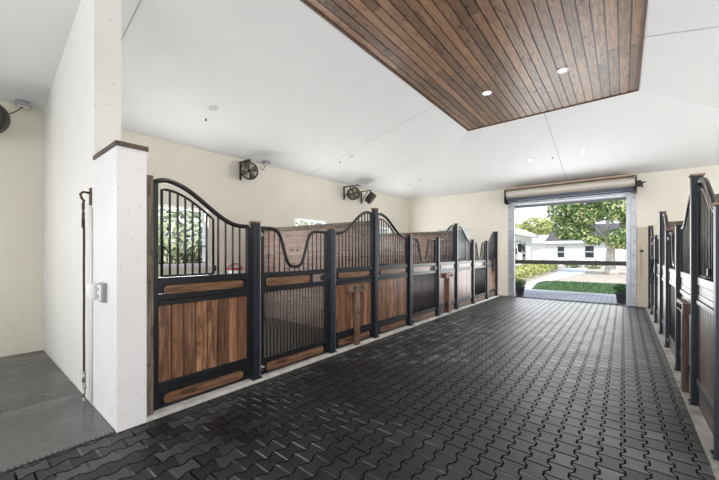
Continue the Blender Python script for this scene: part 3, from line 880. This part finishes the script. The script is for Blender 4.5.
m = MB(); m.box(OX1 + .147, OX1 + .24, 11.48, 11.62, 3.26, 3.42, .01); m.tube([(OX1 + .2, 11.5, 3.36), (OX1 + .33, 11.5, 3.36)], .02, 8); m.tube([(OX1 + .26, 11.5, 3.37), (OX1 + .26, 11.5, 3.22)], .016, 8); m.build('winder', M['metal'], t)
for sgn, x in ((-1, OX0), (1, OX1)):
    m = MB(); a, b = (x - .02, x + .07) if sgn < 0 else (x - .07, x + .02)
    m.box(a, b, 11.70, 11.79, .0, 3.10, .006); m.box(min(x, x + sgn * .15), max(x, x + sgn * .15), 11.782, YF, 0, 3.10, .003)
    g_ = m.build('guide_rail', M['silver'], t)
    m = MB()
    for k in range(8): m.tube([(x + sgn * .10, 11.774, .2 + .4 * k), (x + sgn * .10, 11.783, .2 + .4 * k)], .014, 8)
    m.build('bolt', M['metal'], g_)
t = thing('door_jamb_lining', 'pale steel lining around the far doorway reveal', 'door lining', (0, 0, 0))
for x0, x1 in ((OX0, OX0 + .03), (OX1 - .03, OX1)):
    m = MB(); m.box(x0, x1, YF, YF + T, 0, OZ); m.build('jamb', M['lining'], t)
m = MB(); m.box(OX0 + .03, OX1 - .03, YF, YF + T, OZ - .05, OZ); m.build('head', M['lining'], t)
t = thing('barrier_rail', 'dark horizontal barrier rail across the far doorway at waist height', 'rail', (0, 0, 0))
m = MB(); m.box(OX0 + .035, OX1 - .035, YF + .07, YF + .13, 1.11, 1.235, .008); m.build('beam', M['rail'], t)
for x in (OX0 + .03, OX1 - .09):
    m = MB(); m.box(x, x + .06, YF + .055, YF + .145, 1.09, 1.25, .004); m.build('end_socket', M['rail'], t)
t = thing('beige_board', 'tall beige board standing against the far wall right of the doorway', 'board', (.42, 11.74, 0))
m = MB(); m.box(-.12, .10, 0, .04, 0, 2.18, .004); m.build('panel', M['beigeboard'], t)
m = MB(); m.box(-.04, -.02, -.015, 0, .8, 1.5, .003); m.build('edge_strip', M['hoodtrim'], t)
m = MB(); m.box(-.055, .01, -.03, 0, 1.50, 1.56, .006); m.build('latch', M['metal'], t)

# ------------------------------------------------------------------ foliage
def leaves(mb, c, rad, n, size, shell=.55, rng=None):
    rng = rng or rnd
    c = Vector(c)
    for _ in range(n):
        while True:
            p = Vector((rng.uniform(-1, 1), rng.uniform(-1, 1), rng.uniform(-1, 1)))
            if shell < p.length < 1: break
        q = c + Vector((p.x * rad[0], p.y * rad[1], p.z * rad[2]))
        nrm = (p + Vector((rng.uniform(-.8, .8), rng.uniform(-.8, .8), rng.uniform(-.2, 1.0)))).normalized()
        a = nrm.cross(Vector((rng.uniform(-1, 1), rng.uniform(-1, 1), rng.uniform(-1, 1))))
        if a.length < 1e-3: continue
        a.normalize(); b = nrm.cross(a); s = size * rng.uniform(.7, 1.3)
        mb.add([q - a * s, q - b * s * .42 + nrm * s * .08, q + a * s, q + b * s * .42 + nrm * s * .08], [(0, 1, 2, 3)])

def potted(label, loc, seed, sc=1.):
    r_ = random.Random(seed)
    t = thing('potted_plant', label, 'potted plant', loc, 0, 'dark pots flanking the far doorway')
    m = MB(); m.lathe([(0, 0), (.105 * sc, 0), (.15 * sc, .30), (.165 * sc, .30), (.165 * sc, .335), (.145 * sc, .335), (.13 * sc, .28), (0, .28)], 22); m.build('pot', M['pot'], t)
    m = MB(); m.lathe([(0, .292), (.135 * sc, .288)], 16); m.build('soil', M['soil'], t)
    m = MB()
    for k in range(9):
        a = 2 * PI * k / 9; m.tube([(0, 0, .285), (.07 * math.cos(a), .07 * math.sin(a), .40), (.14 * math.cos(a), .14 * math.sin(a), .47)], .006, 5)
    leaves(m, (0, 0, .45), (.20, .20, .13), 260, .045, .2, r_)
    m.build('foliage', M['leaf_dk'], t, recalc=False)
potted('dark pot with a leafy plant at the left foot of the far doorway', (-2.76, 12.20, -.006), 3)
potted('dark pot with a leafy plant at the right foot of the far doorway', (-.03, 12.22, -.006), 5)

def tree(name, label, loc, trunk, limbs, blobs, n, size, mat, group=None, seed=1, cat='tree'):
    r_ = random.Random(seed)
    t = thing(name, label, cat, loc, 0, group)
    m = MB()
    m.tube(*trunk, 10)
    m.build('trunk', M['bark'], t)
    for l in limbs:
        m = MB(); m.tube(*l, 8); m.build('branch', M['bark'], t)
    m = MB()
    for c, rad in blobs:
        leaves(m, c, rad, int(n * rad[0] * rad[2]), size, .6, r_)
    m.build('crown', mat, t, recalc=False)
    return t

# ------------------------------------------------------------------ outside: ground, houses, plants
mb = MB(); mb.box(-40, 40, -40, 80, -.2, -.11)
struct('ground', mb, M['dirt'])
mb = MB(); mb.box(-40, KL - .02, YF + T, 14.7, -.11, -.02); mb.box(KR + .02, 40, YF + T, 14.7, -.11, -.02); mb.box(-40, 40, -30, YN - T, -.11, -.012)
struct('ground_paving', mb, M['walk'])
mb = MB(); mb.prism([(-2.9, 14.7), (14, 14.7), (14, 20.6), (-3.2, 19.9), (-3.35, 18.6)], -.11, -.03, 'xy')
struct('ground_lawn', mb, M['lawn'])
mb = MB()
for _ in range(9000):
    x, y = rnd.uniform(-2.8, 5), rnd.uniform(14.75, 20.0); a = rnd.uniform(0, 2 * PI); h_ = rnd.uniform(.03, .07)
    dx, dy = .012 * math.cos(a), .012 * math.sin(a)
    mb.add([(x - dx, y - dy, -.03), (x + dx, y + dy, -.03), (x + dy * 2, y - dx * 2, h_ - .03)], [(0, 1, 2)])
o = mb.build('grass', M['grass'], None, recalc=False); tag(o, 'strip of green lawn grass beyond the far doorway', 'grass', kind='stuff')
mb = MB(); mb.prism([(-3.9, 14.7), (-2.95, 14.7), (-3.4, 18.6), (-3.25, 20.5), (-2.2, 30), (-2.6, 37), (-4.2, 37), (-3.75, 20)], -.11, -.045, 'xy')
struct('ground_walk', mb, M['walk'])

# left house: long white wall facing the drive, white hipped roof
t = thing('white_house', 'white house with a white hip roof and wall lantern, left beyond the doorway', 'house', (0, 0, 0))
HX, HY = -6.0, 30.8
m = MB(); m.box(-16, HX, 13.5, HY, -.1, 2.75); m.build('wall', M['house'], t)
m = MB()
ex, ey = HX + .40, HY + .5
e0 = [(-16.5, 13, 2.72), (ex, 13, 2.72), (ex, ey, 2.72), (-16.5, ey, 2.72)]
e1 = [(p[0], p[1], 2.96) for p in e0]
rg = [(-11, 18.0, 5.2), (-11, 26.0, 5.2)]
m.add(e0 + e1 + rg, [(0, 3, 2, 1), (0, 1, 5, 4), (1, 2, 6, 5), (2, 3, 7, 6), (3, 0, 4, 7), (4, 5, 8), (5, 6, 9, 8), (6, 7, 9), (7, 4, 8, 9)])
m.build('roof', M['roofwhite'], t)
m = MB(); m.box(ex, ex + .03, 13, ey, 2.70, 2.98); m.box(-16, ex, ey, ey + .03, 2.70, 2.98); m.build('fascia', M['fascia'], t)
def house_window(t, axis, c, a0, a1, z0, z1, nx=1):
    w = MB(); f = .07
    if axis == 'x':
        for b0, b1, q0, q1 in ((a0, a0 + f, z0, z1), (a1 - f, a1, z0, z1), (a0, a1, z0, z0 + f), (a0, a1, z1 - f, z1), (a0, a1, (z0 + z1) / 2 - .03, (z0 + z1) / 2 + .03)): w.box(c, c + .05, b0, b1, q0, q1)
        fr = w.build('window', M['fascia'], t); g_ = MB(); g_.box(c - .01, c + .02, a0 + .02, a1 - .02, z0 + .02, z1 - .02)
    else:
        for b0, b1, q0, q1 in ((a0, a0 + f, z0, z1), (a1 - f, a1, z0, z1), (a0, a1, z0, z0 + f), (a0, a1, z1 - f, z1), (a0, a1, (z0 + z1) / 2 - .04, (z0 + z1) / 2 + .04)): w.box(b0, b1, c - .05, c, q0, q1)
        fr = w.build('window', M['fascia'], t); g_ = MB(); g_.box(a0 + .02, a1 - .02, c - .02, c + .01, z0 + .02, z1 - .02)
    g_.build('pane', M['glass'], fr)
house_window(t, 'x', HX, 21.0, 22.6, .55, 2.25)
house_window(t, 'x', HX, 27.0, 28.3, .45, 2.35)
m = MB(); m.box(HX, HX + .05, 25.0, 25.5, 1.35, 1.75); m.tube([(HX + .02, 25.25, 2.25), (HX + .3, 25.25, 2.30), (HX + .3, 25.25, 2.1)], .03, 6)
m.lathe([(.03, .62), (.20, .50), (.20, .46), (.16, .44), (.13, 0), (.0, -.05)], 8, Matrix.Translation((HX + .3, 25.25, 1.5)), False); m.build('lantern', M['lantern'], t)

# far house: long white wall facing us, dark hipped roof
t = thing('far_house', 'white house with a dark grey roof and two small windows behind the tree', 'house', (0, 0, 0))
FY = 42.
m = MB(); m.box(-13, 7, FY, FY + 8, -.1, 2.55); m.build('wall', M['house'], t)
m = MB()
e0 = [(-6.9, FY - .3, 2.5), (9, FY - .3, 2.5), (9, FY + 8.6, 2.5), (-6.9, FY + 8.6, 2.5)]; e1 = [(p[0], p[1], 2.7) for p in e0]
rg = [(-6.3, FY + 4, 4.7), (6.0, FY + 4, 4.7)]
m.add(e0 + e1 + rg, [(0, 3, 2, 1), (0, 1, 5, 4), (1, 2, 6, 5), (2, 3, 7, 6), (3, 0, 4, 7), (4, 5, 9, 8), (5, 6, 9), (6, 7, 8, 9), (7, 4, 8)])
m.build('roof', M['roofgrey'], t)
m = MB(); m.box(-7.0, 9, FY - .34, FY - .3, 2.42, 2.72); m.build('fascia', M['fascia'], t)
m = MB(); m.box(-13.4, -6.95, FY - .5, FY + 8, 2.5, 2.62); m.add([(-13.4, FY - .5, 2.62), (-6.95, FY - .5, 2.62), (-6.95, FY + 4, 3.6), (-13.4, FY + 4, 3.6)], [(0, 1, 2, 3)]); m.build('side_roof', M['roofwhite'], t)
house_window(t, 'y', FY, -5.72, -4.95, .85, 2.15)
house_window(t, 'y', FY, -3.2, -2.3, .85, 2.2)

# hedge of individual yellow-green shrubs along the left house
for i, (x, y, r, h_) in enumerate(((-4.75, 16.4, .75, .55), (-4.8, 18.3, .85, .6), (-4.85, 20.4, .9, .62), (-4.9, 22.7, .95, .66), (-4.9, 25.2, 1.0, .7), (-4.95, 27.8, 1.0, .74), (-4.9, 30.4, 1.05, .8))):
    lab = ['yellow-green shrub nearest the doorway in the hedge by the white house', 'second yellow-green shrub from the doorway in the hedge', 'third yellow-green shrub from the doorway in the hedge', 'middle yellow-green shrub of the hedge, fourth from the doorway',
           'fifth yellow-green shrub from the doorway in the hedge', 'yellow-green shrub second from the far end of the hedge', 'yellow-green shrub at the far end of the hedge'][i]
    t = thing('hedge_shrub', lab, 'shrub', (x, y, -.1), 0, 'yellow-green shrubs along the white house')
    m = MB(); r_ = random.Random(40 + i)
    for k in range(6):
        a = r_.uniform(0, 6.28); m.tube([(0, 0, 0), (.3 * math.cos(a), .3 * math.sin(a), h_ * .7)], .015, 5)
    m.build('stems', M['bark'], t)
    m = MB(); leaves(m, (0, 0, h_ * .62), (r, r * 1.15, h_ * .6), 900, .075, .45, r_); m.build('foliage', M['leaf_yel'], t, recalc=False)
for i, (x, r, lab) in enumerate(((-8.6, 1.1, 'low green shrub before the far house, left of its first window'), (-6.4, .9, 'low green shrub under the first window of the far house'), (-3.9, .9, 'low green shrub between the two windows of the far house'), (-2.2, .9, 'low green shrub under the second window of the far house'), (1.2, 1.1, 'dark green shrub right of the tree trunk, before the far house'))):
    t = thing('low_shrub', lab, 'shrub', (x, 38.5, -.1), 0, 'low shrubs before the far house')
    r_ = random.Random(60 + i); m = MB()
    for k in range(5):
        a = r_.uniform(0, 6.28); m.tube([(0, 0, 0), (.3 * math.cos(a), .3 * math.sin(a), .4)], .02, 5)
    m.build('stems', M['bark'], t)
    m = MB(); leaves(m, (0, 0, .40), (r, .8, .42), 500, .09, .4, r_); m.build('foliage', M['leaf_yel'] if i == 0 else M['leaf_mid'] if i < 4 else M['leaf_dk'], t, recalc=False)

# big tree before the far house
tree('shade_tree', 'big leafy tree with a pale leaning trunk beyond the doorway', (-.68, 29.5, -.11),
     ([(0, 0, 0), (.0, 0, .3), (-.03, 0, 1.2), (.0, 0, 1.9), (-.3, -.1, 2.6), (-.95, -.2, 3.5), (-1.6, -.3, 4.8)], [.52, .34, .27, .24, .19, .15, .1]),
     [([(.0, 0, 1.9), (.7, .3, 3.2), (1.7, .5, 4.6)], [.17, .13, .07]), ([(-.85, -.2, 3.4), (-2.4, .3, 4.4), (-4, .4, 5.0)], [.12, .09, .05]), ([(-.3, -.1, 2.6), (-.1, -1.0, 4.2), (.5, -1.6, 5.6)], [.12, .09, .05])],
     [((-1.6, 0, 5.6), (2.0, 2.0, 1.5)), ((.5, -.3, 5.2), (1.9, 2.0, 1.6)), ((1.7, .2, 3.9), (1.3, 1.5, 1.2)), ((-2.9, .3, 4.9), (1.2, 1.5, 1.1)), ((-2.5, .8, 3.45), (1.3, 1.4, .8)), ((.7, -.9, 2.75), (.9, .9, .6)), ((-.4, 0, 7.2), (2.6, 2.4, 1.4)), ((-1.3, -.8, 4.3), (1.0, 1.0, .7)), ((1.5, .3, 2.1), (.9, .8, .6)), ((.55, -1.0, 2.35), (.9, .7, .5)), ((-1.9, -.4, 3.1), (1.0, .9, .6)), ((-1.0, -.6, 2.5), (.65, .7, .4)), ((-2.9, .3, 3.0), (.7, .8, .45)), ((1.7, .2, 2.9), (.9, .9, .8))],
     900, .14, M['leaf_tree'], seed=11)
# yellow-green trees behind the left house
gt = 'yellow-green trees above the white house roof'
for i, (x, y, z, lab) in enumerate(((-14.8, 57, 5.2, 'yellow-green tree at the left edge of the doorway view, above the white roof'), (-11.6, 63, 6.2, 'yellow-green tree behind the white roof, second from the left'), (-7.8, 57, 5.6, 'yellow-green tree behind the far house roof, left of the big tree'))):
    tree('garden_tree', lab, (x, y, -.11), ([(0, 0, 0), (.1, 0, z * .5), (0, 0, z)], [.3, .22, .1]), [],
         [((0, 0, z), (2.6, 2.2, 1.5)), ((-1.6, .3, z - .8), (1.8, 1.8, 1.1)), ((1.5, -.3, z - .6), (1.9, 1.8, 1.1))], 300, .24, M['leaf_gold'], gt, 20 + i)
# greenery outside the stall windows
for i, (x, y) in enumerate(((-10.2, 4.2), (-10.4, 9.4))):
    lab = ['leafy tree seen through the window of the nearest left stall', 'leafy tree seen through the window of the second left stall', 'leafy tree outside the window of the third left stall'][i]
    tree('window_tree', lab, (x, y, -.11), ([(0, 0, 0), (.1, .1, 1.2), (0, 0, 2.6)], [.14, .11, .05]), [],
         [((0, 0, 2.1), (1.0, 1.7, 1.0)), ((.2, .9, 1.2), (.8, 1.1, .8)), ((.1, -.9, 1.1), (.8, 1.1, .8))], 1500, .13, M['leaf_pale'], 'trees outside the stall windows', 80 + i)

# ------------------------------------------------------------------ light
w = bpy.data.worlds.new('sky'); SC.world = w; w.use_nodes = True
nt = w.node_tree; bg = nt.nodes['Background']
tc = nt.nodes.new('ShaderNodeTexCoord'); sp = nt.nodes.new('ShaderNodeSeparateXYZ'); lk(nt, tc.outputs['Generated'], sp.inputs[0])
lk(nt, ramp(nt, sp.outputs[2], [(.0, (.86, .92, .98)), (.25, (.72, .84, 1.0)), (1., (.55, .72, 1.0))]), bg.inputs['Color'])
bg.inputs['Strength'].default_value = 1.6
sun = bpy.data.lights.new('sun', 'SUN'); sun.energy = 3.3; sun.angle = math.radians(1.5); sun.color = (1, .95, .87)
so = bpy.data.objects.new('sun', sun); COL.objects.link(so)
so.rotation_euler = Vector((-.6, .6, -1.0)).to_track_quat('-Z', 'Y').to_euler()

def daylight(name, loc, direction, sx, sy, power, col=(.985, .99, 1.0)):
    l = bpy.data.lights.new(name, 'AREA'); l.shape = 'RECTANGLE'; l.size = sx; l.size_y = sy; l.energy = power; l.color = col
    o = bpy.data.objects.new(name, l); COL.objects.link(o); o.location = loc
    o.rotation_euler = Vector(direction).to_track_quat('-Z', 'Z').to_euler()
    o.visible_camera = False
    return o
daylight('fill_rear_opening', (-1.4, YN - .1, 1.2), (0, 1, .55), 8.2, 2.6, 400)  # added fill behind the camera, tilted up to brighten the ceiling
daylight('daylight_far_doorway', (-1.37, YF - .004, 1.50), (0, -1, .02), 2.8, 2.9, 130)
daylight('daylight_bay_window', (XL - .05, -1.75, 1.8), (1, .35, 0), 1.6, 1.5, 50)
for y in (2.81, 6.3, 9.8): daylight('daylight_left_window', (XL + .02, y, 1.85), (1, 0, .15), 1.1, 1.1, 60)
for y, pw_ in ((-1.5, 60), (1.9, 75), (6.3, 150), (9.8, 70)): daylight('fill_right_wall', (XR - .02, y, 1.85), (-1, -.1, 0), 1.1, 1.1, pw_)  # added fill lamps on the unseen right side, brightening the left wall

# ------------------------------------------------------------------ camera
cam = bpy.data.cameras.new('camera'); cam.sensor_width = 36; cam.lens = 36 * 326 / 719; cam.shift_y = (252 - 240) / 719
cam.clip_start = .05; cam.clip_end = 300
co = bpy.data.objects.new('camera', cam); COL.objects.link(co)
co.location = (0, 0, 1.5); co.rotation_euler = (PI / 2, 0, math.atan2(263.5, 326))
SC.camera = co
SC.view_settings.view_transform = 'Standard'; SC.view_settings.look = 'None'
SC.view_settings.gamma = 1; SC.view_settings.use_curve_mapping = False
SC.view_settings.exposure = 0.11
